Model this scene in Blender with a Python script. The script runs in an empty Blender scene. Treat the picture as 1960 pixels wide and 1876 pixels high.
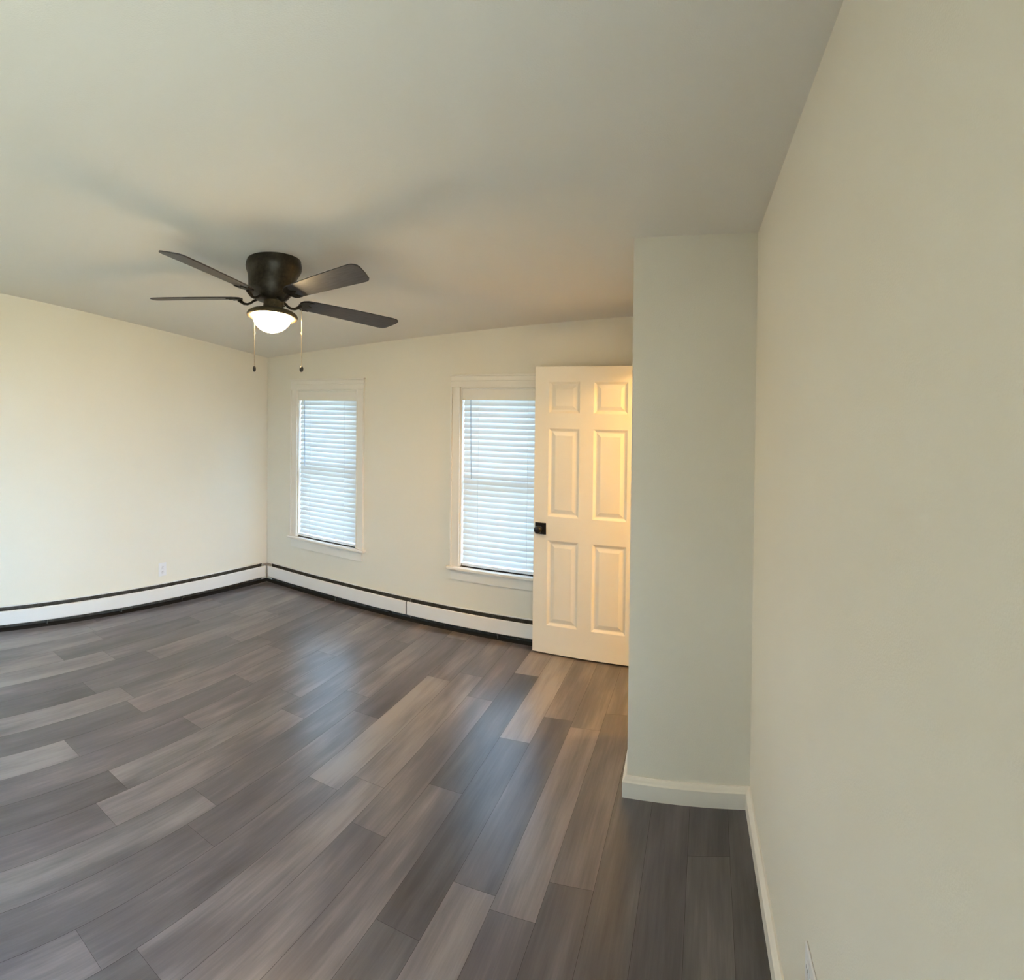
import bpy, bmesh, math, random
from mathutils import Vector, Matrix

# ------------------------------------------------------------------ camera (panorama photo: a slice of a cylinder)
F_PX, CX, CY, KV = 1144.6846, 1161.5297, 782.456, 0.9826
CAM_H = 1.7912
SC = bpy.context.scene
COL = SC.collection
cam = bpy.data.cameras.new('camera')
cam.type = 'PANO'
cam.panorama_type = 'CENTRAL_CYLINDRICAL'
cam.central_cylindrical_range_u_min = (0 - CX) / F_PX
cam.central_cylindrical_range_u_max = (1960 - CX) / F_PX
cam.central_cylindrical_range_v_min = -(1876 - CY) / (F_PX * KV)
cam.central_cylindrical_range_v_max = CY / (F_PX * KV)
cam.central_cylindrical_radius = 1.0
cam.clip_start = 0.02
cam_ob = bpy.data.objects.new('camera', cam)
COL.objects.link(cam_ob)
AX = Vector((0.9726892512, 0.2317773523, 0.0124450593))
AY = Vector((-0.2316546879, 0.9727408836, -0.0105488872))
AZ = Vector((-0.0145508111, 0.0073778328, 0.9998669119))
M = Matrix.Identity(4)
for i in range(3):
    M[i][0], M[i][1], M[i][2] = AX[i], AZ[i], -AY[i]
M[2][3] = CAM_H
cam_ob.matrix_world = M
SC.camera = cam_ob

# ------------------------------------------------------------------ exposure, sky, lights
SC.view_settings.view_transform = 'Standard'
SC.view_settings.look = 'None'
SC.view_settings.gamma = 1.0
SC.view_settings.use_curve_mapping = False
SC.view_settings.exposure = 1.42

world = bpy.data.worlds.new('sky')
SC.world = world
world.use_nodes = True
bg = world.node_tree.nodes['Background']
SKY_STRENGTH = 8.2
wt = world.node_tree
w_tc = wt.nodes.new('ShaderNodeTexCoord')
w_sp = wt.nodes.new('ShaderNodeSeparateXYZ')
w_rp = wt.nodes.new('ShaderNodeValToRGB')
w_mr = wt.nodes.new('ShaderNodeMapRange')
wt.links.new(w_tc.outputs['Generated'], w_sp.inputs[0])
wt.links.new(w_sp.outputs['Z'], w_mr.inputs['Value'])
w_mr.inputs['From Min'].default_value = -1.0
w_mr.inputs['From Max'].default_value = 1.0
wt.links.new(w_mr.outputs['Result'], w_rp.inputs['Fac'])
e = w_rp.color_ramp.elements
e[0].position = 0.46
e[0].color = (0.22, 0.24, 0.20, 1)       # ground and hedges
e[1].position = 0.53
e[1].color = (0.54, 0.755, 1.0, 1)        # hazy sky
wt.links.new(w_rp.outputs['Color'], bg.inputs['Color'])
# sky boosted towards +x, sending extra light in through the added right window
w_sx = wt.nodes.new('ShaderNodeMapRange')
wt.links.new(w_sp.outputs['X'], w_sx.inputs['Value'])
w_sx.inputs['From Min'].default_value = 0.0
w_sx.inputs['From Max'].default_value = 1.0
w_sx.inputs['To Min'].default_value = SKY_STRENGTH
w_sx.inputs['To Max'].default_value = SKY_STRENGTH * 2.6
wt.links.new(w_sx.outputs['Result'], bg.inputs['Strength'])


def area(name, loc, rot, sx, sy, power, col, portal=False):
    l = bpy.data.lights.new(name, 'AREA')
    l.shape = 'RECTANGLE'
    l.size, l.size_y = sx, sy
    l.energy = power
    l.color = col
    if portal:
        l.cycles.is_portal = True
    o = bpy.data.objects.new(name, l)
    o.location = loc
    o.rotation_euler = rot
    COL.objects.link(o)
    return o


def point(name, loc, r, power, col):
    l = bpy.data.lights.new(name, 'POINT')
    l.shadow_soft_size = r
    l.energy = power
    l.color = col
    o = bpy.data.objects.new(name, l)
    o.location = loc
    COL.objects.link(o)
    return o


# ------------------------------------------------------------------ room measures
XL, YB = -4.219, 4.091
XC, YC = -0.5084, 2.6173
XR, YRC = 0.0390, 2.6025
AR = 0.1069
YF = -1.25                     # wall behind the camera
AL = -0.0462
XD, YD, AD = -1.451, 3.9275, -0.0638


def zf(x, y):
    return 2.7244 - 0.0275 * x - 0.0674 * y + 0.0206 * x * y


def x_left(y):
    return XL + AL * (YB - y)


def x_right(y):
    return XR + AR * (YRC - y)


def x_side(y):
    return XC + AR * (YC - y)


WIN = [(-3.815, -3.115, 0.490, 1.885), (-2.120, -1.420, 0.490, 1.900)]
ADDED_LWIN = (-0.95, -0.15, 0.70, 1.75)       # y0, y1, z0, z1 of the unseen left-wall window, added to light the right wall
ADDED_RWIN = (-1.14, 0.24, 0.45, 2.12)       # and of the wider one added in the right wall to light the left

# skylight comes in through each window opening (portals only guide the sky's own light)
for i, (a, b, c, d) in enumerate(WIN):
    area('back_window_daylight', ((a + b) / 2, YB + 0.17, (c + d) / 2), (-math.pi / 2, 0, 0), b - a, d - c, 1, (1, 1, 1), True)
_a, _b, _c, _d = ADDED_LWIN
_ym = (_a + _b) / 2
area('added_left_window_daylight', (x_left(_ym) - 0.17, _ym, (_c + _d) / 2), (math.pi / 2, 0, -math.pi / 2 + AL), _b - _a, _d - _c, 1, (1, 1, 1), True)
_a, _b, _c, _d = ADDED_RWIN
_yr = (_a + _b) / 2
area('added_right_window_daylight', (x_right(_yr) + 0.17, _yr, (_c + _d) / 2), (math.pi / 2, 0, math.pi / 2 + AR), _b - _a, _d - _c, 1, (1, 1, 1), True)
# hall lamp beyond the doorway
point('hall_lamp_light', (0.25, 3.42, 2.30), 0.07, 32, (1.0, 0.58, 0.18))


# ------------------------------------------------------------------ material helpers
def mat(name, col=(0.8, 0.8, 0.8), rough=0.5, metal=0.0, spec=0.5):
    m = bpy.data.materials.new(name)
    m.use_nodes = True
    b = m.node_tree.nodes['Principled BSDF']
    b.inputs['Base Color'].default_value = (*col, 1)
    b.inputs['Roughness'].default_value = rough
    b.inputs['Metallic'].default_value = metal
    b.inputs['Specular IOR Level'].default_value = spec
    return m


def N(m, typ, **kw):
    n = m.node_tree.nodes.new(typ)
    for k, v in kw.items():
        setattr(n, k, v)
    return n


def L(m, a, b):
    m.node_tree.links.new(a, b)


def noisy(name, col, var=0.04, scale=6.0, rough=0.6, bump=0.0, bscale=200.0, metal=0.0, spec=0.4, vec_scale=None):
    m = mat(name, col, rough, metal, spec)
    bs = m.node_tree.nodes['Principled BSDF']
    tc = N(m, 'ShaderNodeTexCoord')
    src = tc.outputs['Object']
    if vec_scale:
        mp = N(m, 'ShaderNodeMapping')
        mp.inputs['Scale'].default_value = vec_scale
        L(m, src, mp.inputs['Vector'])
        src = mp.outputs['Vector']
    no = N(m, 'ShaderNodeTexNoise')
    no.inputs['Scale'].default_value = scale
    no.inputs['Detail'].default_value = 4
    L(m, src, no.inputs['Vector'])
    rp = N(m, 'ShaderNodeValToRGB')
    rp.color_ramp.elements[0].position = 0.3
    rp.color_ramp.elements[1].position = 0.7
    rp.color_ramp.elements[0].color = (*[c * (1 - var) for c in col], 1)
    rp.color_ramp.elements[1].color = (*[min(1, c * (1 + var)) for c in col], 1)
    L(m, no.outputs['Fac'], rp.inputs['Fac'])
    L(m, rp.outputs['Color'], bs.inputs['Base Color'])
    if bump:
        n2 = N(m, 'ShaderNodeTexNoise')
        n2.inputs['Scale'].default_value = bscale
        n2.inputs['Detail'].default_value = 3
        L(m, src, n2.inputs['Vector'])
        bp = N(m, 'ShaderNodeBump')
        bp.inputs['Strength'].default_value = bump
        bp.inputs['Distance'].default_value = 0.002
        L(m, n2.outputs['Fac'], bp.inputs['Height'])
        L(m, bp.outputs['Normal'], bs.inputs['Normal'])
    return m


WALL_M = noisy('wall_paint', (0.80, 0.761, 0.650), 0.012, 1.5, 0.55, 0.25, 260, spec=0.35)
FRONT_DARK_M = noisy('front_wall_dark', (0.30, 0.25, 0.18), 0.15, 3, 0.5, 0.1, 60, vec_scale=(8, 8, 1))  # unseen front wall made dark to cut bounce light on the partition
CEIL_M = noisy('ceiling_paint', (0.81, 0.775, 0.685), 0.015, 1.2, 0.75, 0.3, 220, spec=0.2)
TRIM_M = noisy('trim_paint', (0.82, 0.785, 0.70), 0.01, 4, 0.35, 0.05, 60)
DOOR_M = noisy('door_paint', (0.82, 0.78, 0.68), 0.01, 4, 0.38, 0.06, 90)
HEAT_M = noisy('heater_enamel', (0.80, 0.79, 0.76), 0.01, 4, 0.32)
HDARK_M = noisy('heater_inside', (0.06, 0.058, 0.052), 0.5, 25, 0.7)
FIN_M = noisy('heater_fins', (0.11, 0.105, 0.09), 0.5, 30, 0.5, metal=0.6, vec_scale=(1, 1, 4))
GLASS_M = mat('window_glass', (1, 1, 1), 0.0)
_b = GLASS_M.node_tree.nodes['Principled BSDF']
_b.inputs['Transmission Weight'].default_value = 1.0
_b.inputs['IOR'].default_value = 1.01
DIM_GLASS_M = mat('dimming_glass', (0.36, 0.42, 0.46), 0.0)      # tint added to cut the daylight reaching the blinds
_b = DIM_GLASS_M.node_tree.nodes['Principled BSDF']
_b.inputs['Transmission Weight'].default_value = 1.0
_b.inputs['IOR'].default_value = 1.01
SASH_M = noisy('sash_vinyl', (0.85, 0.86, 0.86), 0.01, 4, 0.35)
PLATE_M = noisy('outlet_plastic', (0.80, 0.80, 0.80), 0.01, 8, 0.3)
SLOT_M = noisy('outlet_slot', (0.12, 0.12, 0.12), 0.1, 8, 0.6)
BRONZE_M = noisy('fan_bronze', (0.030, 0.024, 0.016), 0.45, 60, 0.42, 0.1, 150, metal=0.3)
PAN_M = noisy('fan_pan_bronze', (0.10, 0.082, 0.050), 0.3, 40, 0.40, 0.1, 150, metal=0.5)
BLADE_M = noisy('fan_blade_wood', (0.044, 0.041, 0.041), 0.35, 14, 0.48, 0.05, 80, spec=0.55, vec_scale=(1, 7, 1))
CHAIN_M = noisy('chain_brass', (0.45, 0.36, 0.22), 0.2, 80, 0.35, metal=0.9)
BLACK_M = noisy('knob_black', (0.012, 0.012, 0.014), 0.2, 30, 0.35)
CORD_M = noisy('blind_cord', (0.88, 0.90, 0.92), 0.02, 30, 0.5)
WAND_M = noisy('blind_wand', (0.42, 0.50, 0.60), 0.02, 30, 0.25)


def slat_material():
    m = noisy('blind_slat', (0.86, 0.87, 0.86), 0.01, 10, 0.4, spec=0.3)
    nt = m.node_tree
    bs = nt.nodes['Principled BSDF']
    out = nt.nodes['Material Output']
    tr = N(m, 'ShaderNodeBsdfTranslucent')
    tr.inputs['Color'].default_value = (0.80, 0.88, 0.92, 1)
    mx = N(m, 'ShaderNodeMixShader')
    mx.inputs['Fac'].default_value = 0.20
    L(m, bs.outputs['BSDF'], mx.inputs[1])
    L(m, tr.outputs['BSDF'], mx.inputs[2])
    L(m, mx.outputs['Shader'], out.inputs['Surface'])
    return m


SLAT_M = slat_material()


def glow_material():
    m = mat('lamp_glass', (0.95, 0.9, 0.8), 0.3)
    bs = m.node_tree.nodes['Principled BSDF']
    bs.inputs['Emission Color'].default_value = (1.0, 0.73, 0.40, 1)
    bs.inputs['Emission Strength'].default_value = 70.0
    return m


GLOW_M = glow_material()


def floor_material():
    m = mat('vinyl_plank', (0.2, 0.2, 0.2), 0.4, spec=0.9)
    bs = m.node_tree.nodes['Principled BSDF']
    at = N(m, 'ShaderNodeAttribute', attribute_name='plank')
    sp = N(m, 'ShaderNodeSeparateColor')
    L(m, at.outputs['Color'], sp.inputs['Color'])
    tc = N(m, 'ShaderNodeTexCoord')
    mp = N(m, 'ShaderNodeMapping', vector_type='TEXTURE')
    mp.inputs['Rotation'].default_value = (0, 0, math.radians(3.7))
    L(m, tc.outputs['Object'], mp.inputs['Vector'])
    off = N(m, 'ShaderNodeVectorMath', operation='SCALE')
    off.inputs[0].default_value = (13.0, 37.0, 5.0)
    L(m, sp.outputs['Green'], off.inputs['Scale'])
    ad = N(m, 'ShaderNodeVectorMath', operation='ADD')
    L(m, mp.outputs['Vector'], ad.inputs[0])
    L(m, off.outputs['Vector'], ad.inputs[1])

    def streak(sx, sy, detail, rough=0.6):
        ms = N(m, 'ShaderNodeMapping')
        ms.inputs['Scale'].default_value = (sx, sy, 1)
        L(m, ad.outputs['Vector'], ms.inputs['Vector'])
        n = N(m, 'ShaderNodeTexNoise')
        n.inputs['Scale'].default_value = 1.0
        n.inputs['Detail'].default_value = detail
        n.inputs['Roughness'].default_value = rough
        L(m, ms.outputs['Vector'], n.inputs['Vector'])
        return n
    s1 = streak(9, 1.3, 2)       # broad soft clouds along the plank
    s2 = streak(90, 4.0, 6, 0.7)  # fine grain
    s3 = streak(26, 3.0, 3)

    def math_(op, a, b):
        n = N(m, 'ShaderNodeMath', operation=op)
        for k, v in enumerate((a, b)):
            if hasattr(v, 'links'):
                L(m, v, n.inputs[k])
            else:
                n.inputs[k].default_value = v
        return n.outputs[0]
    v = math_('MULTIPLY', math_('SUBTRACT', s1.outputs['Fac'], 0.5), 1.35)
    v = math_('ADD', v, math_('ADD', math_('MULTIPLY', sp.outputs['Red'], 0.80), 0.10))
    v = math_('ADD', v, math_('MULTIPLY', math_('SUBTRACT', s2.outputs['Fac'], 0.5), 0.62))
    v = math_('ADD', v, math_('MULTIPLY', math_('SUBTRACT', s3.outputs['Fac'], 0.5), 0.34))
    rp = N(m, 'ShaderNodeValToRGB')
    e = rp.color_ramp.elements
    e[0].position = 0.0
    e[0].color = (0.038, 0.034, 0.039, 1)
    e[1].position = 1.0
    e[1].color = (0.238, 0.208, 0.206, 1)
    k = e.new(0.5)
    k.color = (0.104, 0.093, 0.100, 1)
    L(m, v, rp.inputs['Fac'])
    hs = N(m, 'ShaderNodeHueSaturation')
    L(m, math_('ADD', math_('MULTIPLY', sp.outputs['Blue'], 0.9), 0.55), hs.inputs['Saturation'])
    L(m, rp.outputs['Color'], hs.inputs['Color'])
    L(m, hs.outputs['Color'], bs.inputs['Base Color'])
    bs.inputs['Roughness'].default_value = 0.29
    bp = N(m, 'ShaderNodeBump')
    bp.inputs['Strength'].default_value = 0.03
    bp.inputs['Distance'].default_value = 0.0005
    L(m, s2.outputs['Fac'], bp.inputs['Height'])
    L(m, bp.outputs['Normal'], bs.inputs['Normal'])
    return m


FLOOR_M = floor_material()
SUB_M = noisy('seam_and_heater_shade', (0.02, 0.018, 0.017), 0.1, 5, 0.9)  # plank seams, and the strip of painted shade along the heaters


# ------------------------------------------------------------------ mesh helpers
def box(bm, x0, x1, y0, y1, z0, z1, mi=0):
    vs = [bm.verts.new(p) for p in ((x0, y0, z0), (x1, y0, z0), (x1, y1, z0), (x0, y1, z0),
                                    (x0, y0, z1), (x1, y0, z1), (x1, y1, z1), (x0, y1, z1))]
    for f in ((0, 3, 2, 1), (4, 5, 6, 7), (0, 1, 5, 4), (1, 2, 6, 5), (2, 3, 7, 6), (3, 0, 4, 7)):
        bm.faces.new([vs[i] for i in f]).material_index = mi
    return vs


def lathe(bm, prof, seg=48, close=True):
    rings = []
    for r, z in prof:
        if r < 1e-5:
            rings.append([bm.verts.new((0, 0, z))])
        else:
            rings.append([bm.verts.new((r * math.cos(2 * math.pi * k / seg), r * math.sin(2 * math.pi * k / seg), z)) for k in range(seg)])
    for a, b in zip(rings, rings[1:]):
        for k in range(seg):
            k2 = (k + 1) % seg
            if len(a) == 1:
                bm.faces.new((a[0], b[k], b[k2]))
            elif len(b) == 1:
                bm.faces.new((a[k], b[0], a[k2]))
            else:
                bm.faces.new((a[k], b[k], b[k2], a[k2]))


def tube(bm, pts, rad, seg=10, flat=1.0):
    """round bar along pts; rad may be a list; flat squeezes it vertically"""
    pts = [Vector(p) for p in pts]
    rings = []
    for i, p in enumerate(pts):
        t = (pts[min(i + 1, len(pts) - 1)] - pts[max(i - 1, 0)]).normalized()
        up = Vector((0, 0, 1)) if abs(t.z) < 0.9 else Vector((1, 0, 0))
        s = t.cross(up).normalized()
        u = s.cross(t).normalized()
        r = rad[i] if isinstance(rad, (list, tuple)) else rad
        rings.append([bm.verts.new(p + s * (r * math.cos(2 * math.pi * k / seg)) + u * (r * flat * math.sin(2 * math.pi * k / seg))) for k in range(seg)])
    for a, b in zip(rings, rings[1:]):
        for k in range(seg):
            bm.faces.new((a[k], a[(k + 1) % seg], b[(k + 1) % seg], b[k]))
    bm.faces.new(rings[0][::-1])
    bm.faces.new(rings[-1])


def obj(name, bm, m, parent=None, smooth=False, bevel=0.0, mats=None):
    bmesh.ops.recalc_face_normals(bm, faces=bm.faces[:])
    me = bpy.data.meshes.new(name)
    bm.to_mesh(me)
    bm.free()
    for mm in (mats or [m]):
        me.materials.append(mm)
    if smooth:
        for p in me.polygons:
            p.use_smooth = True
        try:
            me.set_sharp_from_angle(angle=math.radians(38))
        except Exception:
            pass
    o = bpy.data.objects.new(name, me)
    COL.objects.link(o)
    if parent is not None:
        o.parent = parent
    if bevel:
        md = o.modifiers.new('bevel', 'BEVEL')
        md.width = bevel
        md.segments = 2
        md.limit_method = 'ANGLE'
        md.angle_limit = math.radians(40)
    return o


def boxobj(name, dims, m, parent=None, bevel=0.0):
    bm = bmesh.new()
    box(bm, *dims)
    return obj(name, bm, m, parent, bevel=bevel)


def thing(name, label=None, cat=None, loc=(0, 0, 0), rotz=0.0, group=None, kind=None):
    o = bpy.data.objects.new(name, None)
    COL.objects.link(o)
    o.empty_display_size = 0.1
    o.location = loc
    o.rotation_euler = (0, 0, rotz)
    tag(o, label, cat, group, kind)
    return o


def tag(o, label=None, cat=None, group=None, kind=None):
    if label:
        o['label'] = label
    if cat:
        o['category'] = cat
    if group:
        o['group'] = group
    if kind:
        o['kind'] = kind
    return o


def wall(name, p0, p1, thick, openings, m, label, top_extra=0.12):
    """wall from p0 to p1; thickness to the LEFT of the direction; openings (s0,s1,z0,z1) along its length"""
    p0, p1 = Vector(p0), Vector(p1)
    d = (p1 - p0)
    ln = d.length
    d.normalize()
    nrm = Vector((-d.y, d.x))
    cuts = sorted({0.0, ln, *[o[0] for o in openings], *[o[1] for o in openings], *[ln * k / 8 for k in range(9)]})
    zc = sorted({0.0, *[o[2] for o in openings], *[o[3] for o in openings]})
    bm = bmesh.new()
    for a, b in zip(cuts, cuts[1:]):
        if b - a < 1e-4:
            continue
        tops = [zf(*(p0 + d * s)) + top_extra for s in (a, b)]
        zz = zc + [None]
        for za, zb in zip(zz, zz[1:]):
            mid = (a + b) / 2
            zm = (za + (zb if zb is not None else za + 0.3)) / 2
            if any(o[0] - 1e-5 < mid < o[1] + 1e-5 and o[2] < zm < o[3] for o in openings):
                continue
            vs = []
            for s, tp in ((a, tops[0]), (b, tops[1])):
                for t in (0, thick):
                    q = p0 + d * s + nrm * t
                    vs.append(bm.verts.new((q.x, q.y, za)))
                    vs.append(bm.verts.new((q.x, q.y, tp if zb is None else zb)))
            A0, A1, B0, B1, C0, C1, D0, D1 = vs   # A: near a, B: far a, C near b, D far b
            for f in ((A0, C0, C1, A1), (B0, B1, D1, D0), (A0, A1, B1, B0), (C0, D0, D1, C1), (A1, C1, D1, B1), (A0, B0, D0, C0)):
                bm.faces.new(f)
    bmesh.ops.remove_doubles(bm, verts=bm.verts[:], dist=1e-5)
    # drop the inner faces shared by neighbouring cells
    seen = {}
    for f in bm.faces:
        seen.setdefault(tuple(sorted(v.index for v in f.verts)), []).append(f)
    bm.verts.index_update()
    seen = {}
    for f in bm.faces:
        seen.setdefault(tuple(sorted(v.index for v in f.verts)), []).append(f)
    dead = [f for fs in seen.values() if len(fs) > 1 for f in fs]
    bmesh.ops.delete(bm, geom=dead, context='FACES_ONLY')
    o = obj(name, bm, m)
    tag(o, label, 'wall', kind='structure')
    return o


# ------------------------------------------------------------------ room shell
XF_L = x_left(YF)
XE = 1.35                       # east end of the hall

# floor of vinyl planks
PW, PL_ = 0.165, 1.22
TH = math.radians(3.7)
E_ = Vector((math.cos(TH), math.sin(TH)))
D_ = Vector((-math.sin(TH), math.cos(TH)))
OVER = {  # row: [(t_end_nearest_known, tone list for planks going away, tone list coming nearer)]
    # row index r covers u in [-0.055-PW*(r+1), -0.055-PW*r]
    -3: (1.95, [0.12, 0.3], [0.15, 0.30]),
    -2: (1.40, [0.14, 0.3], [0.18, 0.30]),
    -1: (2.31, [0.12, 0.3], [0.40, 0.22]),
    0: (2.78, [0.30, 0.5], [0.22, 0.30]),
    1: (1.55, [0.38, 0.5], [0.42, 0.30]),
    2: (2.10, [0.55, 0.5], [0.30, 0.34]),
    3: (3.14, [0.52, 0.42], [0.78, 0.45, 0.5]),
    4: (1.98, [0.30, 0.62, 0.5], [0.80, 0.4]),
    5: (2.93, [0.92, 0.6], [0.16, 0.35, 0.4]),
    6: (2.44, [0.10, 0.86, 0.5], [0.62, 0.50, 0.4]),
    7: (2.05, [0.60, 0.45, 0.6], [0.45, 0.35]),
    8: (2.31, [0.82, 0.62], [0.74, 0.30]),
    9: (2.18, [0.90, 0.5], [0.46, 0.62]),
    10: (2.80, [0.35, 0.6], [0.52, 0.45, 0.4]),
    11: (1.75, [0.42, 0.62, 0.4], [0.58, 0.4]),
    12: (2.56, [0.45, 0.58], [0.78, 0.40]),
    13: (1.51, [0.62, 0.50, 0.4], [0.12, 0.5]),
    14: (2.10, [0.55, 0.7], [0.40, 0.62]),
    15: (1.45, [0.40, 0.62, 0.5], [0.85, 0.4]),
    16: (1.95, [0.72, 0.5], [0.22, 0.5]),
}


def build_floor():
    rnd = random.Random(7)
    bm = bmesh.new()
    lay = bm.loops.layers.float_color.new('plank')
    for r in range(-11, 30):
        u1 = -0.055 - PW * r
        u0 = u1 - PW
        if r in OVER:
            t0, far, near = OVER[r]
        else:
            t0, far, near = 2.0 + rnd.uniform(-0.6, 0.6), [], []
        for k in range(-4, 4):
            ta = t0 + k * PL_
            if k >= 0 and k < len(far):
                tone = far[k]
            elif k < 0 and -k - 1 < len(near):
                tone = near[-k - 1]
            else:
                tone = rnd.choice((0.15, 0.3, 0.4, 0.5, 0.6, 0.75, 0.9))
            g = 0.0005
            q = [E_ * (u0 + g) + D_ * (ta + g), E_ * (u1 - g) + D_ * (ta + g),
                 E_ * (u1 - g) + D_ * (ta + PL_ - g), E_ * (u0 + g) + D_ * (ta + PL_ - g)]
            f = bm.faces.new([bm.verts.new((p.x, p.y, 0)) for p in q])
            c = (tone, rnd.random(), rnd.uniform(0.2, 0.8), 1)
            for lp in f.loops:
                lp[lay] = c
    for co, no in (((XE, 0, 0), (1, 0, 0)), ((0, YB - 0.074, 0), (0, 1, 0)), ((XL + 0.080, YB, 0), (-1, -AL, 0)), ((0, YF - 0.02, 0), (0, -1, 0))):  # planks stop short at the heaters; the dark strip left is painted shade
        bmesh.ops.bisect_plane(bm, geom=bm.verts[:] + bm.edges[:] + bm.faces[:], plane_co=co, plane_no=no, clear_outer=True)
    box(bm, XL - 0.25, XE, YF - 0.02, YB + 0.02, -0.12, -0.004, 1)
    me = bpy.data.meshes.new('floor')
    bmesh.ops.recalc_face_normals(bm, faces=[f for f in bm.faces if f.material_index == 1])
    for f in bm.faces:
        if f.material_index == 0 and f.normal.z < 0:
            f.normal_flip()
    bm.to_mesh(me)
    bm.free()
    me.materials.append(FLOOR_M)
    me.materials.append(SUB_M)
    o = bpy.data.objects.new('floor', me)
    COL.objects.link(o)
    tag(o, 'grey brown wood-look plank floor', 'floor', kind='structure')


build_floor()


def build_ceiling():
    bm = bmesh.new()
    xs = [XL - 0.45 + k * (XE + 0.1 - XL + 0.45) / 28 for k in range(29)]
    ys = [YF - 0.13 + k * (YB + 0.13 - YF + 0.13) / 28 for k in range(29)]
    lo = [[bm.verts.new((x, y, zf(x, y))) for y in ys] for x in xs]
    hi = [[bm.verts.new((x, y, zf(x, y) + 0.2)) for y in ys] for x in xs]
    n = 28
    for i in range(n):
        for j in range(n):
            bm.faces.new((lo[i][j], lo[i][j + 1], lo[i + 1][j + 1], lo[i + 1][j]))
            bm.faces.new((hi[i][j], hi[i + 1][j], hi[i + 1][j + 1], hi[i][j + 1]))
    for i in range(n):
        bm.faces.new((lo[i][0], lo[i + 1][0], hi[i + 1][0], hi[i][0]))
        bm.faces.new((lo[i][n], hi[i][n], hi[i + 1][n], lo[i + 1][n]))
        bm.faces.new((lo[0][i], hi[0][i], hi[0][i + 1], lo[0][i + 1]))
        bm.faces.new((lo[n][i], lo[n][i + 1], hi[n][i + 1], hi[n][i]))
    o = obj('ceiling', bm, CEIL_M, smooth=True)
    tag(o, 'smooth white ceiling that slopes gently down to the far wall', 'ceiling', kind='structure')


build_ceiling()

# back wall: direction +x, thickness to +y
wall('wall_back', (XL - 0.0, YB), (XE, YB), 0.13, [(a - XL, b - XL, c, d) for a, b, c, d in WIN], WALL_M, 'cream far wall with the two windows')
# left wall: runs from front to back, thickness to the left (-x)
kl = math.hypot(1, AL)
wall('wall_left', (XF_L, YF), (XL, YB + 0.13), 0.13, [((ADDED_LWIN[0] - YF) * kl, (ADDED_LWIN[1] - YF) * kl, ADDED_LWIN[2], ADDED_LWIN[3])], WALL_M, 'plain cream left wall above the long baseboard heater')
# front wall behind the camera: runs toward -x, thickness to -y
XFR = x_right(YF)
fw0 = XFR + 0.13
wall('wall_front', (fw0, YF), (XF_L, YF), 0.13, [], FRONT_DARK_M, 'unseen wall behind the viewer, darkened to cut bounced light')
# right wall near the camera: from corner toward the front, thickness to +x
kr = math.hypot(1, AR)
wall('wall_right', (XR, YRC), (XFR, YF), 0.13, [((YRC - ADDED_RWIN[1]) * kr, (YRC - ADDED_RWIN[0]) * kr, ADDED_RWIN[2], ADDED_RWIN[3])], WALL_M, 'plain pale right wall close to the viewer')
# the short wall facing the camera, thickness behind (+y)
wall('wall_partition', (XC, YC), (XR + 0.13, YRC - 0.0035), 0.11, [], WALL_M, 'narrow shaded partition wall between the door and the right wall')
# side wall with the doorway (hidden behind the partition's corner), thickness to +x
DO0, DO1 = 3.100, 3.890
ys0 = Vector((x_side(YC + 0.11), YC + 0.11))
ys1 = Vector((x_side(YB), YB))
sl = (ys1 - ys0).length
kf = sl / (YB - YC - 0.11)
wall('wall_side', tuple(ys1), tuple(ys0), 0.11, [((YB - DO1) * kf, (YB - DO0) * kf, 0.0, 2.065)], WALL_M, 'side wall with the doorway')
# hall beyond
wall('wall_hall', (XE, YB), (XE, YRC), 0.1, [], WALL_M, 'end wall of the hall')
wall('wall_hall_near', (XE, YC + 0.11), (XR + 0.13, YC + 0.11), 0.1, [], WALL_M, 'near wall of the hall')


def frame_from(p, d):
    """matrix whose x axis runs along d (2D) from p"""
    d = Vector(d).normalized()
    m = Matrix.Identity(4)
    m[0][0], m[1][0] = d.x, d.y
    m[0][1], m[1][1] = -d.y, d.x
    m[0][3], m[1][3] = p[0], p[1]
    return m


# baseboards: profile (offset from wall, z)
BB = [(0, 0), (0.021, 0), (0.021, 0.070), (0.016, 0.076), (0.012, 0.084), (0.006, 0.092), (0, 0.092)]


def extrude_profile(bm, prof, path):
    """sweep (offset to the RIGHT of travel, z) along a 2D path with mitred corners"""
    path = [Vector(p) for p in path]
    rings = []
    for i, p in enumerate(path):
        ds = []
        if i > 0:
            ds.append((path[i] - path[i - 1]).normalized())
        if i < len(path) - 1:
            ds.append((path[i + 1] - path[i]).normalized())
        ns = [Vector((d.y, -d.x)) for d in ds]
        if len(ns) == 2:
            b = (ns[0] + ns[1]).normalized()
            b = b / b.dot(ns[0])
        else:
            b = ns[0]
        rings.append([bm.verts.new((p.x + b.x * o, p.y + b.y * o, z)) for o, z in prof])
    k = len(prof)
    for a, b in zip(rings, rings[1:]):
        for j in range(k):
            bm.faces.new((a[j], a[(j + 1) % k], b[(j + 1) % k], b[j]))
    bm.faces.new(rings[0])
    bm.faces.new(rings[-1][::-1])


bm = bmesh.new()
extrude_profile(bm, BB, [(x_side(3.03), 3.03), (XC, YC), (XR, YRC)])
tag(obj('baseboard_partition', bm, TRIM_M), 'white baseboard along the foot of the narrow partition wall', 'baseboard', kind='structure')
bm = bmesh.new()
extrude_profile(bm, BB, [(XR, YRC), (XFR, YF)])
tag(obj('baseboard_right', bm, TRIM_M), 'white baseboard running along the right wall', 'baseboard', kind='structure')

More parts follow.
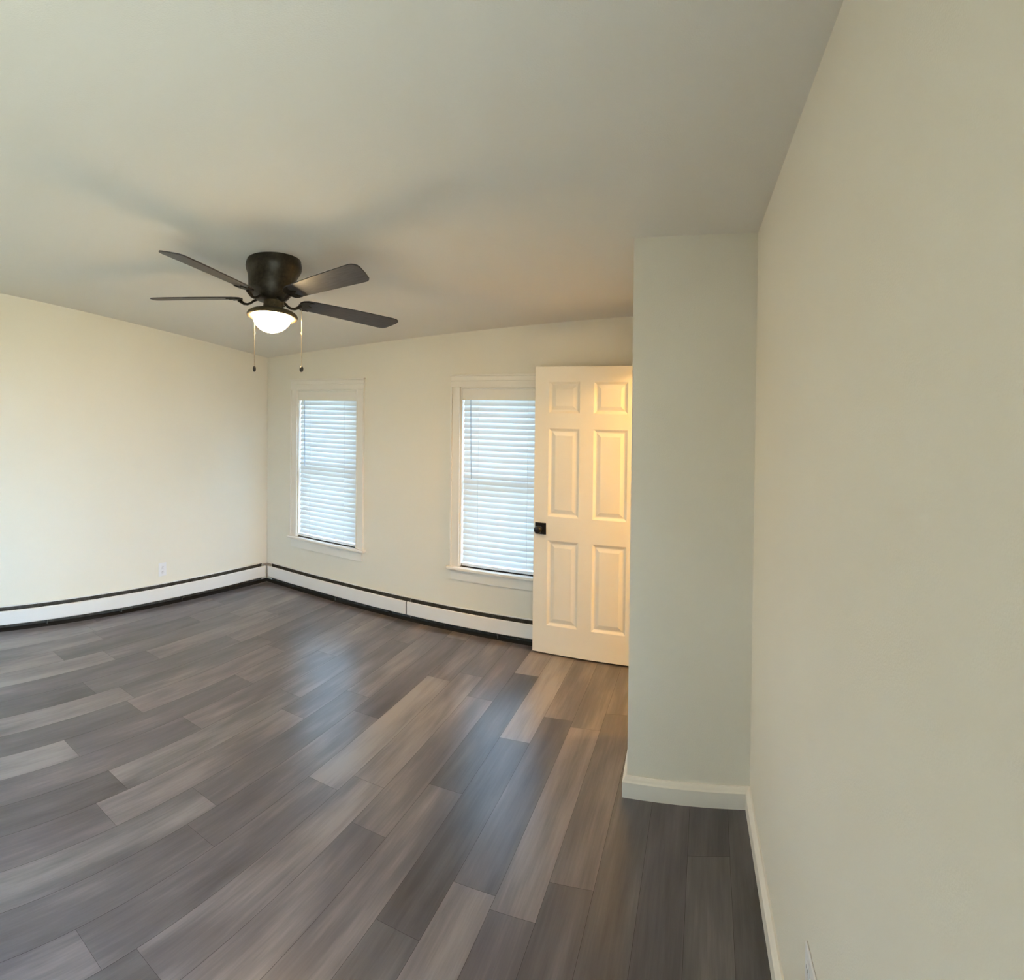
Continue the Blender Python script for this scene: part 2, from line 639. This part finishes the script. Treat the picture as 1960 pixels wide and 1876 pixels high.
# doorway casing and jamb (trim)
dcase = thing('trim_1', 'white casing around the doorway beside the open door', 'door casing', kind='structure')
fm = frame_from(ys1, ys0 - ys1)         # x runs from back towards the camera, +y is away from the room


def in_frame(o, m):
    o.matrix_basis = m
    return o


s_a, s_b = (YB - DO1) * kf, (YB - DO0) * kf
for nm, dims in (('side_casing', (s_a - 0.062, s_a, -0.016, 0, 0.0, 2.127)), ('side_casing', (s_b, s_b + 0.062, -0.016, 0, 0.0, 2.127)),
                 ('head_casing', (s_a, s_b, -0.016, 0, 2.065, 2.127)),
                 ('jamb', (s_a, s_a + 0.014, 0, 0.11, 0.0, 2.065)), ('jamb', (s_b - 0.014, s_b, 0, 0.11, 0.0, 2.065)),
                 ('head_jamb', (s_a + 0.014, s_b - 0.014, 0, 0.11, 2.051, 2.065))):
    o = boxobj(nm, dims, TRIM_M, dcase, 0.002)
    in_frame(o, fm)


# ------------------------------------------------------------------ windows
def build_window(n, x0, x1, z0, z1, y_in, sgn, label, w_case=0.078, head_over=0.10, seen=True):
    """sgn=+1: outside is +y"""
    t = thing('window_%d' % n, label, 'window', ((x0 + x1) / 2, y_in, z0), kind='structure')
    w = (x1 - x0) / 2
    h = z1 - z0

    def Y(a, b):
        return (a, b) if sgn > 0 else (-b, -a)
    rp = lambda nm, a, b, ya, yb, c, d, m=TRIM_M, bv=0.002, par=t: boxobj(nm, (a, b, *Y(ya, yb), c, d), m, par, bv)
    # jamb lining
    rp('jamb', -w, -w + 0.012, 0.0, 0.13, 0, h)
    rp('jamb', w - 0.012, w, 0.0, 0.13, 0, h)
    rp('head_jamb', -w + 0.012, w - 0.012, 0.0, 0.13, h - 0.012, h)
    # stool, apron
    rp('window_sill', -w - w_case - 0.020, w + w_case + 0.020, -0.045, 0.125, -0.024, 0.0, bv=0.006)
    rp('apron', -w - w_case + 0.012, w + w_case - 0.012, -0.016, 0, -0.105, -0.0245)
    # casings with a raised outer bead
    for s in (-1, 1):
        bm = bmesh.new()
        a, b = sorted((s * w, s * (w + w_case)))
        box(bm, a, b, *Y(-0.014, 0), 0, h)
        a, b = sorted((s * (w + w_case - 0.014), s * (w + w_case)))
        box(bm, a, b, *Y(-0.024, -0.0141), 0, h)
        a, b = sorted((s * w, s * (w + 0.010)))
        box(bm, a, b, *Y(-0.018, -0.0141), 0, h)
        obj('side_casing', bm, TRIM_M, t, bevel=0.002)
    bm = bmesh.new()
    box(bm, -w - w_case, w + w_case, *Y(-0.016, 0), h + 0.0005, h + head_over)
    box(bm, -w - w_case - 0.006, w + w_case + 0.006, *Y(-0.026, 0), h + head_over + 0.0001, h + head_over + 0.014)
    box(bm, -w - w_case, w + w_case, *Y(-0.020, -0.0161), h + head_over * 0.55, h + head_over * 0.62)
    obj('head_casing', bm, TRIM_M, t, bevel=0.002)
    # double hung sashes
    mid = h * 0.5
    for nm, za, zb, yy in (('lower_sash', 0.0, mid + 0.02, 0.070), ('upper_sash', mid - 0.02, h - 0.013, 0.102)):
        bm = bmesh.new()
        ww = w - 0.013
        box(bm, -ww, -ww + 0.045, *Y(yy, yy + 0.028), za, zb)
        box(bm, ww - 0.045, ww, *Y(yy, yy + 0.028), za, zb)
        box(bm, -ww + 0.045, ww - 0.045, *Y(yy, yy + 0.028), za, za + 0.045)
        box(bm, -ww + 0.045, ww - 0.045, *Y(yy, yy + 0.028), zb - 0.045, zb)
        sh = obj(nm, bm, SASH_M, t)
        boxobj('glass_pane', (-ww + 0.045, ww - 0.045, *Y(yy + 0.012, yy + 0.016), za + 0.045, zb - 0.045), DIM_GLASS_M if n < 3 else GLASS_M, sh)
    return t


build_window(1, *WIN[0], YB, 1, 'white-cased window nearer the room corner on the far wall', head_over=0.085)
build_window(2, *WIN[1], YB, 1, 'white-cased window partly covered by the open door on the far wall', head_over=0.085)
# the two added side windows: built straight, then turned into their walls
hw = (ADDED_LWIN[1] - ADDED_LWIN[0]) / 2
w3 = build_window(3, -hw, hw, ADDED_LWIN[2], ADDED_LWIN[3], 0, 1, 'unseen bare window added in the left wall for daylight')
w3.location = (x_left(_ym), _ym, ADDED_LWIN[2])
w3.rotation_euler = (0, 0, math.pi / 2 + math.atan(-AL))
hw = (ADDED_RWIN[1] - ADDED_RWIN[0]) / 2
w4 = build_window(4, -hw, hw, ADDED_RWIN[2], ADDED_RWIN[3], 0, 1, 'unseen bare window added in the right wall for daylight')
w4.location = (x_right(_yr), _yr, ADDED_RWIN[2])
w4.rotation_euler = (0, 0, -math.pi / 2 + math.atan(AR))


# ------------------------------------------------------------------ blinds
def build_blind(x0, x1, z0, z1, label):
    """blind hung inside the opening; z0 = sill top, z1 = opening top"""
    xm = (x0 + x1) / 2
    t = thing('window_blind', label, 'blind', (xm, YB + 0.028, z0), group='white slatted blinds in the far wall windows')
    w = (x1 - x0) / 2 - 0.019
    h = z1 - z0 - 0.013
    # headrail and valance board
    boxobj('headrail', (-w + 0.002, w - 0.002, -0.010, 0.030, h - 0.060, h - 0.002), SLAT_M, t, 0.002)
    boxobj('valance', (-w - 0.005, w + 0.005, -0.030, -0.018, h - 0.088, h - 0.001), TRIM_M, t, 0.003)
    zt = h - 0.088 - 0.020
    n = round((zt - 0.022) / 0.0434)
    pitch = (zt - 0.022) / n
    th = math.radians(67)
    bm = bmesh.new()
    half, tk = 0.0255, 0.0014
    K = 6
    for i in range(n):
        zc = zt - i * pitch
        a = th + 0.02 * math.sin(i * 1.7)
        top, bot = [], []
        for k in range(K + 1):
            s = -half + 2 * half * k / K
            crown = 0.0022 * (1 - (s / half) ** 2)
            for lst, o in ((top, crown + tk), (bot, crown - tk)):
                # s runs room side (low) -> outside (high); normal leans to the room and up
                yy = s * math.cos(a) - o * math.sin(a)
                zz = s * math.sin(a) + o * math.cos(a)
                lst.append([bm.verts.new((sx * w, yy, zc + zz)) for sx in (-1, 1)])
        ring = top + bot[::-1]
        m_ = len(ring)
        for k in range(m_):
            q, r = ring[k], ring[(k + 1) % m_]
            bm.faces.new((q[0], q[1], r[1], r[0]))
        for e in (0, 1):
            bm.faces.new([q[e] for q in ring])
    obj('slats', bm, SLAT_M, t, smooth=True)
    zb = 0.020
    boxobj('bottom_rail', (-w, w, -0.024, 0.022, zb - 0.012, zb + 0.010), SLAT_M, t, 0.003)
    for xx in (-w + 0.13, w - 0.13):
        bm = bmesh.new()
        tube(bm, [(xx, -0.0190, zb), (xx, -0.0190, h - 0.09)], 0.0008, 6)
        tube(bm, [(xx, 0.0190, zb), (xx, 0.0190, h - 0.09)], 0.0011, 6)
        obj('ladder_cord', bm, CORD_M, t)
    bm = bmesh.new()
    tube(bm, [(-w + 0.070, -0.034, h - 0.085), (-w + 0.074, -0.036, h - 0.35), (-w + 0.080, -0.036, h - 0.70)], 0.0032, 8)
    obj('tilt_wand', bm, WAND_M, t, smooth=True)
    return t


build_blind(*WIN[0], 'white horizontal slat blind in the window nearer the room corner, fully visible')
build_blind(*WIN[1], 'white horizontal slat blind in the window whose right side is hidden by the open door')


# ------------------------------------------------------------------ open door (six moulded panels)
def build_door():
    W, T = 0.785, 0.035
    Z0, Z1 = 0.012, 2.040
    H = Z1 - Z0
    t = thing('door_1', 'white six-panel door standing open in front of the right window', 'door', (XD, YD, Z0),
              math.atan2(AD, 1.0), kind='structure')
    cols = [(0.105, 0.333), (0.432, 0.672)]
    rows = [(0.210 - Z0, 0.815 - Z0), (0.983 - Z0, 1.606 - Z0), (1.712 - Z0, 1.934 - Z0)]
    bm = bmesh.new()
    xs = [0, *cols[0], *cols[1], W]
    zs = [0, *rows[0], *rows[1], *rows[2], H]
    for side in (0, 1):
        y_s = 0.0 if side == 0 else T
        din = 1 if side == 0 else -1
        for i in range(5):
            for j in range(7):
                x0, x1, z0, z1 = xs[i], xs[i + 1], zs[j], zs[j + 1]
                if i % 2 == 1 and j % 2 == 1:
                    prev = None
                    for ins, dep in ((0, 0), (0.004, 0.0015), (0.018, 0.0095), (0.024, 0.0100), (0.030, 0.0085), (0.048, 0.0035), (0.052, 0.0028)):
                        ring = [bm.verts.new((px, y_s + din * dep, pz)) for px, pz in
                                ((x0 + ins, z0 + ins), (x1 - ins, z0 + ins), (x1 - ins, z1 - ins), (x0 + ins, z1 - ins))]
                        if prev:
                            for k in range(4):
                                bm.faces.new((prev[k], prev[(k + 1) % 4], ring[(k + 1) % 4], ring[k]))
                        prev = ring
                    bm.faces.new(prev)
                else:
                    bm.faces.new([bm.verts.new(p) for p in ((x0, y_s, z0), (x1, y_s, z0), (x1, y_s, z1), (x0, y_s, z1))])
    for a, b in (((0, 0), (0, H)), ((W, 0), (W, H))):
        bm.faces.new([bm.verts.new(p) for p in ((a[0], 0, 0), (a[0], T, 0), (a[0], T, H), (a[0], 0, H))])
    for z in (0, H):
        bm.faces.new([bm.verts.new(p) for p in ((0, 0, z), (W, 0, z), (W, T, z), (0, T, z))])
    bmesh.ops.remove_doubles(bm, verts=bm.verts[:], dist=1e-5)
    obj('door_slab', bm, DOOR_M, t)
    # knob sets on both faces
    kx, kz = 0.054, 0.893 - Z0
    prof = [(0.0, 0.066), (0.012, 0.0655), (0.020, 0.063), (0.0255, 0.056), (0.0275, 0.046), (0.026, 0.037), (0.020, 0.030), (0.0125, 0.026),
            (0.0115, 0.014), (0.016, 0.010), (0.017, 0.0)]
    for s in (-1, 1):
        y0 = 0.0 if s < 0 else T
        pl = boxobj('knob_plate', (kx - 0.041, kx + 0.041, *sorted((y0, y0 + s * 0.008)), kz - 0.041, kz + 0.041), BLACK_M, t, 0.002)
        tag(pl, 'square black knob plate')
        bm = bmesh.new()
        lathe(bm, prof, 36)
        bmesh.ops.rotate(bm, verts=bm.verts[:], cent=(0, 0, 0), matrix=Matrix.Rotation(math.pi / 2 * (1 if s < 0 else -1), 3, 'X'))
        bmesh.ops.translate(bm, verts=bm.verts[:], vec=(kx, y0 + s * 0.008, kz))
        kb = obj('door_knob', bm, BLACK_M, t, smooth=True)
        tag(kb, 'round black door knob')
    boxobj('latch_plate', (-0.0015, 0.0005, 0.006, 0.029, kz - 0.028, kz + 0.028), BLACK_M, t)
    for hz in (0.20, 1.0, 1.80):
        bm = bmesh.new()
        tube(bm, [(W + 0.006, -0.004, hz - 0.045), (W + 0.006, -0.004, hz + 0.045)], 0.006, 12)
        obj('hinge', bm, BLACK_M, t, smooth=True)


build_door()


# ------------------------------------------------------------------ baseboard heaters
def heater(name, label, p, d, length, bracket_at, end0, end1, group):
    """runs along d from p; the room is on the +y side of its own frame (wall at y=0)"""
    t = thing(name, label, 'baseboard heater', (p[0], p[1], 0), math.atan2(d[1], d[0]), group)
    dep = 0.066
    # back panel against the wall with its small rolled lip
    bm = bmesh.new()
    box(bm, 0, length, 0.0, 0.004, 0.0, 0.160)
    box(bm, 0, length, 0.0041, 0.010, 0.156, 0.162)
    obj('back_panel', bm, HDARK_M, t)
    boxobj('top_lip', (0, length, 0.0, 0.009, 0.1625, 0.170), HEAT_M, t, 0.001)
    # front cover: rolled top edge, flat face, turned-in bottom
    prof = [(dep - 0.014, 0.150), (dep - 0.004, 0.1505), (dep, 0.147), (dep + 0.001, 0.100), (dep, 0.048), (dep - 0.004, 0.043), (dep - 0.020, 0.041),
            (dep - 0.020, 0.043), (dep - 0.006, 0.046), (dep - 0.003, 0.050), (dep - 0.0015, 0.100), (dep - 0.003, 0.145), (dep - 0.006, 0.1475), (dep - 0.014, 0.148)]
    bm = bmesh.new()
    ra = [bm.verts.new((0.003, y, z)) for y, z in prof]
    rb = [bm.verts.new((length - 0.003, y, z)) for y, z in prof]
    k = len(prof)
    for j in range(k):
        bm.faces.new((ra[j], ra[(j + 1) % k], rb[(j + 1) % k], rb[j]))
    bm.faces.new(ra)
    bm.faces.new(rb[::-1])
    obj('front_cover', bm, HEAT_M, t)
    # finned pipe
    bm = bmesh.new()
    tube(bm, [(0.01, 0.034, 0.085), (length - 0.01, 0.034, 0.085)], 0.010, 12)
    obj('water_pipe', bm, FIN_M, t, smooth=True)
    bm = bmesh.new()
    x = 0.12
    while x < length - 0.12:
        box(bm, x, x + 0.0012, 0.010, 0.056, 0.058, 0.112)
        x += 0.012
    obj('heating_fins', bm, FIN_M, t)
    for bx in bracket_at:
        bm = bmesh.new()
        box(bm, bx - 0.012, bx + 0.012, 0.0045, dep - 0.008, 0.134, 0.138)
        box(bm, bx - 0.004, bx + 0.004, 0.0045, 0.020, 0.0, 0.133)
        box(bm, bx - 0.004, bx + 0.004, 0.020, 0.045, 0.0, 0.040)
        obj('bracket', bm, HDARK_M, t)
    for e, ex in ((end0, 0.0), (end1, length - 0.022)):
        if e:
            boxobj('end_cap', (ex, ex + 0.022, 0.0, dep + 0.004, 0.0, 0.165), HEAT_M, t, 0.003)
    return t


HG = 'hot water baseboard heaters'
JX = -2.560
# along the back wall: frame x must run toward -x so that +y of the frame points into the room
heater('baseboard_heater', 'long white baseboard heater on the far wall under the window nearer the corner', (JX - 0.002, YB), (-1, 0), JX - 0.002 - (XL + 0.075), [0.18, 0.75, 1.28], False, False, HG)
heater('baseboard_heater', 'white baseboard heater on the far wall that disappears behind the open door', (-0.72, YB), (-1, 0), -0.72 - JX - 0.002, [0.55, 1.05, 1.50], True, False, HG)
dl = Vector((x_left(0.2) - XL, 0.2 - YB)).normalized()
LL = 3.9
p_end = Vector((XL, YB)) + dl * LL
pstart = Vector((XL, YB)) + dl * 0.075
# left wall heater: run from front to back so that +y... the frame's +y must point to +x (room): direction -y
heater('baseboard_heater', 'long white baseboard heater along the left wall under the outlet', tuple(pstart), tuple(dl), LL - 0.075, [0.35, 0.95, 1.55, 2.2, 2.9], False, True, HG)
# corner piece joining the two heaters
bm = bmesh.new()
a = 0.068
for (x0, x1, y0, y1) in ((XL + a - 0.006, XL + a + 0.004, YB - a - 0.004, YB - a + 0.006),):
    box(bm, x0, x1, y0, y1, 0.035, 0.158)
pts = [(XL + 0.002, YB - 0.002), (XL + a, YB - 0.002), (XL + a, YB - a), (XL + 0.002, YB - a)]
lo = [bm.verts.new((x, y, 0.150)) for x, y in pts]
hi = [bm.verts.new((x, y, 0.154)) for x, y in pts]
bm.faces.new(lo)
bm.faces.new(hi)
for k in range(4):
    bm.faces.new((lo[k], lo[(k + 1) % 4], hi[(k + 1) % 4], hi[k]))
tag(obj('heater_corner_cover', bm, noisy('corner_metal', (0.30, 0.27, 0.23), 0.2, 20, 0.5)), 'small brownish metal corner piece between the two far baseboard heaters', 'heater cover')


# ------------------------------------------------------------------ outlets
def outlet(label, loc, d, w, h, duplex=1, plug=False):
    t = thing('wall_outlet', label, 'outlet', loc, math.atan2(d[1], d[0]))
    pl = boxobj('cover_plate', (-w / 2, w / 2, 0.0, 0.006, -h / 2, h / 2), PLATE_M, t, 0.003)
    for cxx in ([0.0] if duplex == 1 else [-0.023, 0.023]):
        for s in (-1, 1):
            bm = bmesh.new()
            lathe(bm, [(0.0, 0.0025), (0.0155, 0.0025), (0.0165, 0.0018), (0.0165, 0.0)], 28)
            bmesh.ops.rotate(bm, verts=bm.verts[:], cent=(0, 0, 0), matrix=Matrix.Rotation(-math.pi / 2, 3, 'X'))
            bmesh.ops.translate(bm, verts=bm.verts[:], vec=(cxx, 0.006, s * 0.0195))
            r = obj('receptacle', bm, PLATE_M, t, smooth=True)
            bm = bmesh.new()
            box(bm, cxx - 0.0075, cxx - 0.0055, 0.0080, 0.0088, s * 0.0195 - 0.001, s * 0.0195 + 0.008)
            box(bm, cxx + 0.0055, cxx + 0.0075, 0.0080, 0.0088, s * 0.0195 - 0.001, s * 0.0195 + 0.007)
            box(bm, cxx - 0.002, cxx + 0.002, 0.0080, 0.0088, s * 0.0195 - 0.010, s * 0.0195 - 0.006)
            obj('slots', bm, SLOT_M, r)
        bm = bmesh.new()
        lathe(bm, [(0.0, 0.0015), (0.003, 0.001), (0.0032, 0.0)], 16)
        bmesh.ops.rotate(bm, verts=bm.verts[:], cent=(0, 0, 0), matrix=Matrix.Rotation(-math.pi / 2, 3, 'X'))
        bmesh.ops.translate(bm, verts=bm.verts[:], vec=(cxx, 0.006, 0))
        obj('screw', bm, PLATE_M, t, smooth=True)
    return t


yo = 2.888
outlet('small white duplex outlet low on the left wall above the heater', (x_left(yo), yo, 0.292), tuple(dl), 0.078, 0.118)
yo = 1.362
drw = Vector((x_right(3.0) - x_right(0.0), 3.0)).normalized()
outlet('white outlet plate low on the right wall, cut by the bottom edge of the photo', (x_right(yo), yo, 0.425), tuple(drw), 0.118, 0.118, duplex=2)


# ------------------------------------------------------------------ ceiling fan
def build_fan():
    S = 1.17
    c = Vector((-1.920 * S, 1.871 * S, CAM_H + 0.460 * S))
    n = Vector((0, 0.160, 0.987)).normalized()
    u = Vector((0, 1, 0)).cross(n).normalized()
    v = n.cross(u)
    t = bpy.data.objects.new('ceiling_fan', None)
    COL.objects.link(t)
    m = Matrix.Identity(4)
    for i in range(3):
        m[i][0], m[i][1], m[i][2], m[i][3] = u[i], v[i], n[i], c[i]
    t.matrix_world = m
    tag(t, 'dark bronze flush-mount ceiling fan with five blades and a lit glass bowl', 'ceiling fan')
    bm = bmesh.new()
    lathe(bm, [(0.0, 0.222), (0.138, 0.222), (0.142, 0.205), (0.148, 0.185), (0.149, 0.165), (0.145, 0.150), (0.137, 0.135), (0.130, 0.118), (0.126, 0.095),
               (0.121, 0.060), (0.112, 0.030), (0.098, 0.008), (0.080, -0.006), (0.060, -0.014), (0.0, -0.014)], 64)
    obj('motor_housing', bm, BRONZE_M, t, smooth=True)
    KX, KY = 0.70 * 0.024, 0.71 * 0.024      # the light kit sits a little off the motor's centre
    bm = bmesh.new()
    lathe(bm, [(0.0, -0.0145), (0.054, -0.0145), (0.054, -0.052), (0.056, -0.058), (0.0, -0.058)], 40)
    bmesh.ops.translate(bm, verts=bm.verts[:], vec=(KX, KY, 0))
    nk = obj('switch_housing', bm, PAN_M, t, smooth=True)
    for ang in (20, 140, 200, 320):
        bm = bmesh.new()
        r0 = math.radians(ang)
        dx, dy = math.cos(r0), math.sin(r0)
        tube(bm, [(KX + 0.052 * dx, KY + 0.052 * dy, -0.040), (KX + 0.066 * dx, KY + 0.066 * dy, -0.040)], 0.0045, 10)
        obj('thumb_screw', bm, PAN_M, nk, smooth=True)
    bm = bmesh.new()
    lathe(bm, [(0.0, -0.0585), (0.060, -0.0585), (0.090, -0.064), (0.115, -0.072), (0.130, -0.082), (0.135, -0.092), (0.133, -0.102), (0.126, -0.104),
               (0.112, -0.100), (0.105, -0.092), (0.0, -0.090)], 64)
    bmesh.ops.translate(bm, verts=bm.verts[:], vec=(KX, KY, 0))
    obj('light_pan', bm, PAN_M, t, smooth=True)
    bm = bmesh.new()
    pr = [(0.103, -0.094)]
    for k in range(0, 13):
        a_ = k / 12 * math.pi / 2
        pr.append((0.103 * math.cos(a_) ** 0.95 if k < 12 else 0.0, -0.098 - 0.084 * math.sin(a_) ** 1.2))
    lathe(bm, pr, 56)
    bmesh.ops.translate(bm, verts=bm.verts[:], vec=(KX, KY, 0))
    g = obj('glass_bowl', bm, GLOW_M, t, smooth=True)
    tag(g, 'glowing frosted glass light bowl')
    # blades
    base = math.radians(61.0)
    R0, R1 = 0.165, 0.734
    for k in range(5):
        an = base + k * math.radians(72)
        rot = Matrix.Rotation(an, 4, 'Z')
        pit = Matrix.Rotation(math.radians(-12), 4, 'X')
        # outline (x along the blade, y across)
        up = [(R0, 0.022), (R0 + 0.012, 0.040), (R0 + 0.035, 0.052), (R0 + 0.08, 0.056), (0.45, 0.0640), (R1 - 0.075, 0.070), (R1 - 0.056, 0.0695), (R1 - 0.040, 0.064),
              (R1 - 0.030, 0.054), (R1 - 0.012, 0.010)]
        dn = [(R1 - 0.001, -0.030), (R1 - 0.001, -0.046), (R1 - 0.008, -0.058), (R1 - 0.022, -0.066), (R1 - 0.042, -0.069), (0.45, -0.0640), (R0 + 0.08, -0.056), (R0 + 0.035, -0.052), (R0 + 0.012, -0.040), (R0, -0.022)]
        ol = up + dn
        bm = bmesh.new()
        a1 = [bm.verts.new((x, y, 0.003)) for x, y in ol]
        a2 = [bm.verts.new((x, y, -0.003)) for x, y in ol]
        bm.faces.new(a1)
        bm.faces.new(a2[::-1])
        kk = len(ol)
        for j in range(kk):
            bm.faces.new((a1[j], a2[j], a2[(j + 1) % kk], a1[(j + 1) % kk]))
        b = obj('blade', bm, BLADE_M, t)
        b.matrix_basis = rot @ pit
        # bracket: S-shaped arm and a forked plate under the blade root
        bm = bmesh.new()
        inv = pit.inverted()
        path = [(0.070, 0, -0.006), (0.088, 0, -0.014), (0.104, 0, -0.026), (0.122, 0, -0.033), (0.142, 0, -0.031), (0.160, 0, -0.020), (0.176, 0, -0.010)]
        pts = [inv @ Vector(p) for p in path]
        tube(bm, pts, [0.009, 0.0085, 0.008, 0.008, 0.009, 0.011, 0.012], 12, 0.8)
        fork = [(0.160, 0.0), (0.163, 0.022), (0.175, 0.042), (0.198, 0.052), (0.232, 0.050), (0.215, 0.036), (0.205, 0.020), (0.222, 0.008), (0.235, 0.0),
                (0.222, -0.008), (0.205, -0.020), (0.215, -0.036), (0.232, -0.050), (0.198, -0.052), (0.175, -0.042), (0.163, -0.022)]
        f1 = [bm.verts.new((x, y, -0.0035)) for x, y in fork]
        f2 = [bm.verts.new((x, y, -0.0085)) for x, y in fork]
        bm.faces.new(f1)
        bm.faces.new(f2[::-1])
        q = len(fork)
        for j in range(q):
            bm.faces.new((f1[j], f2[j], f2[(j + 1) % q], f1[(j + 1) % q]))
        obj('blade_arm', bm, BRONZE_M, b, smooth=True)
    # pull chains hang plumb from the pan's edge
    inv = m.inverted()
    for (px, py0, py1, dist, rr) in ((486.5, 612, 722, 3.07, 0.0085), (576.5, 618, 724, 3.07, 0.0105)):
        phi = (px - CX) / F_PX
        dr = AX * math.sin(phi) + AY * math.cos(phi)
        hd = Vector((dr.x, dr.y, 0)).normalized() * dist
        z1 = 2.262
        z2 = 1.966
        bm = bmesh.new()
        p0 = Vector((hd.x, hd.y, z1))
        p1 = Vector((hd.x, hd.y, z2))
        mid_ = Vector((hd.x, hd.y, z1 - 0.125))
        tube(bm, [inv @ p0, inv @ p1], 0.0013, 6)
        tube(bm, [inv @ (mid_ + Vector((0, 0, 0.006))), inv @ (mid_ - Vector((0, 0, 0.006)))], 0.0030, 8)
        ch = obj('pull_chain', bm, CHAIN_M, t)
        bm = bmesh.new()
        lathe(bm, [(0.0, 0.0), (rr * 0.5, -0.001), (rr * 0.95, -0.008), (rr, -0.018), (rr * 0.8, -0.027), (rr * 0.4, -0.030), (0.0, -0.030)], 20)
        pd = obj('pendant', bm, BLACK_M, ch, smooth=True)
        # keep the pendant upright in the room although the fan hangs tilted
        pd.matrix_basis = inv @ Matrix.Translation(p1)


build_fan()
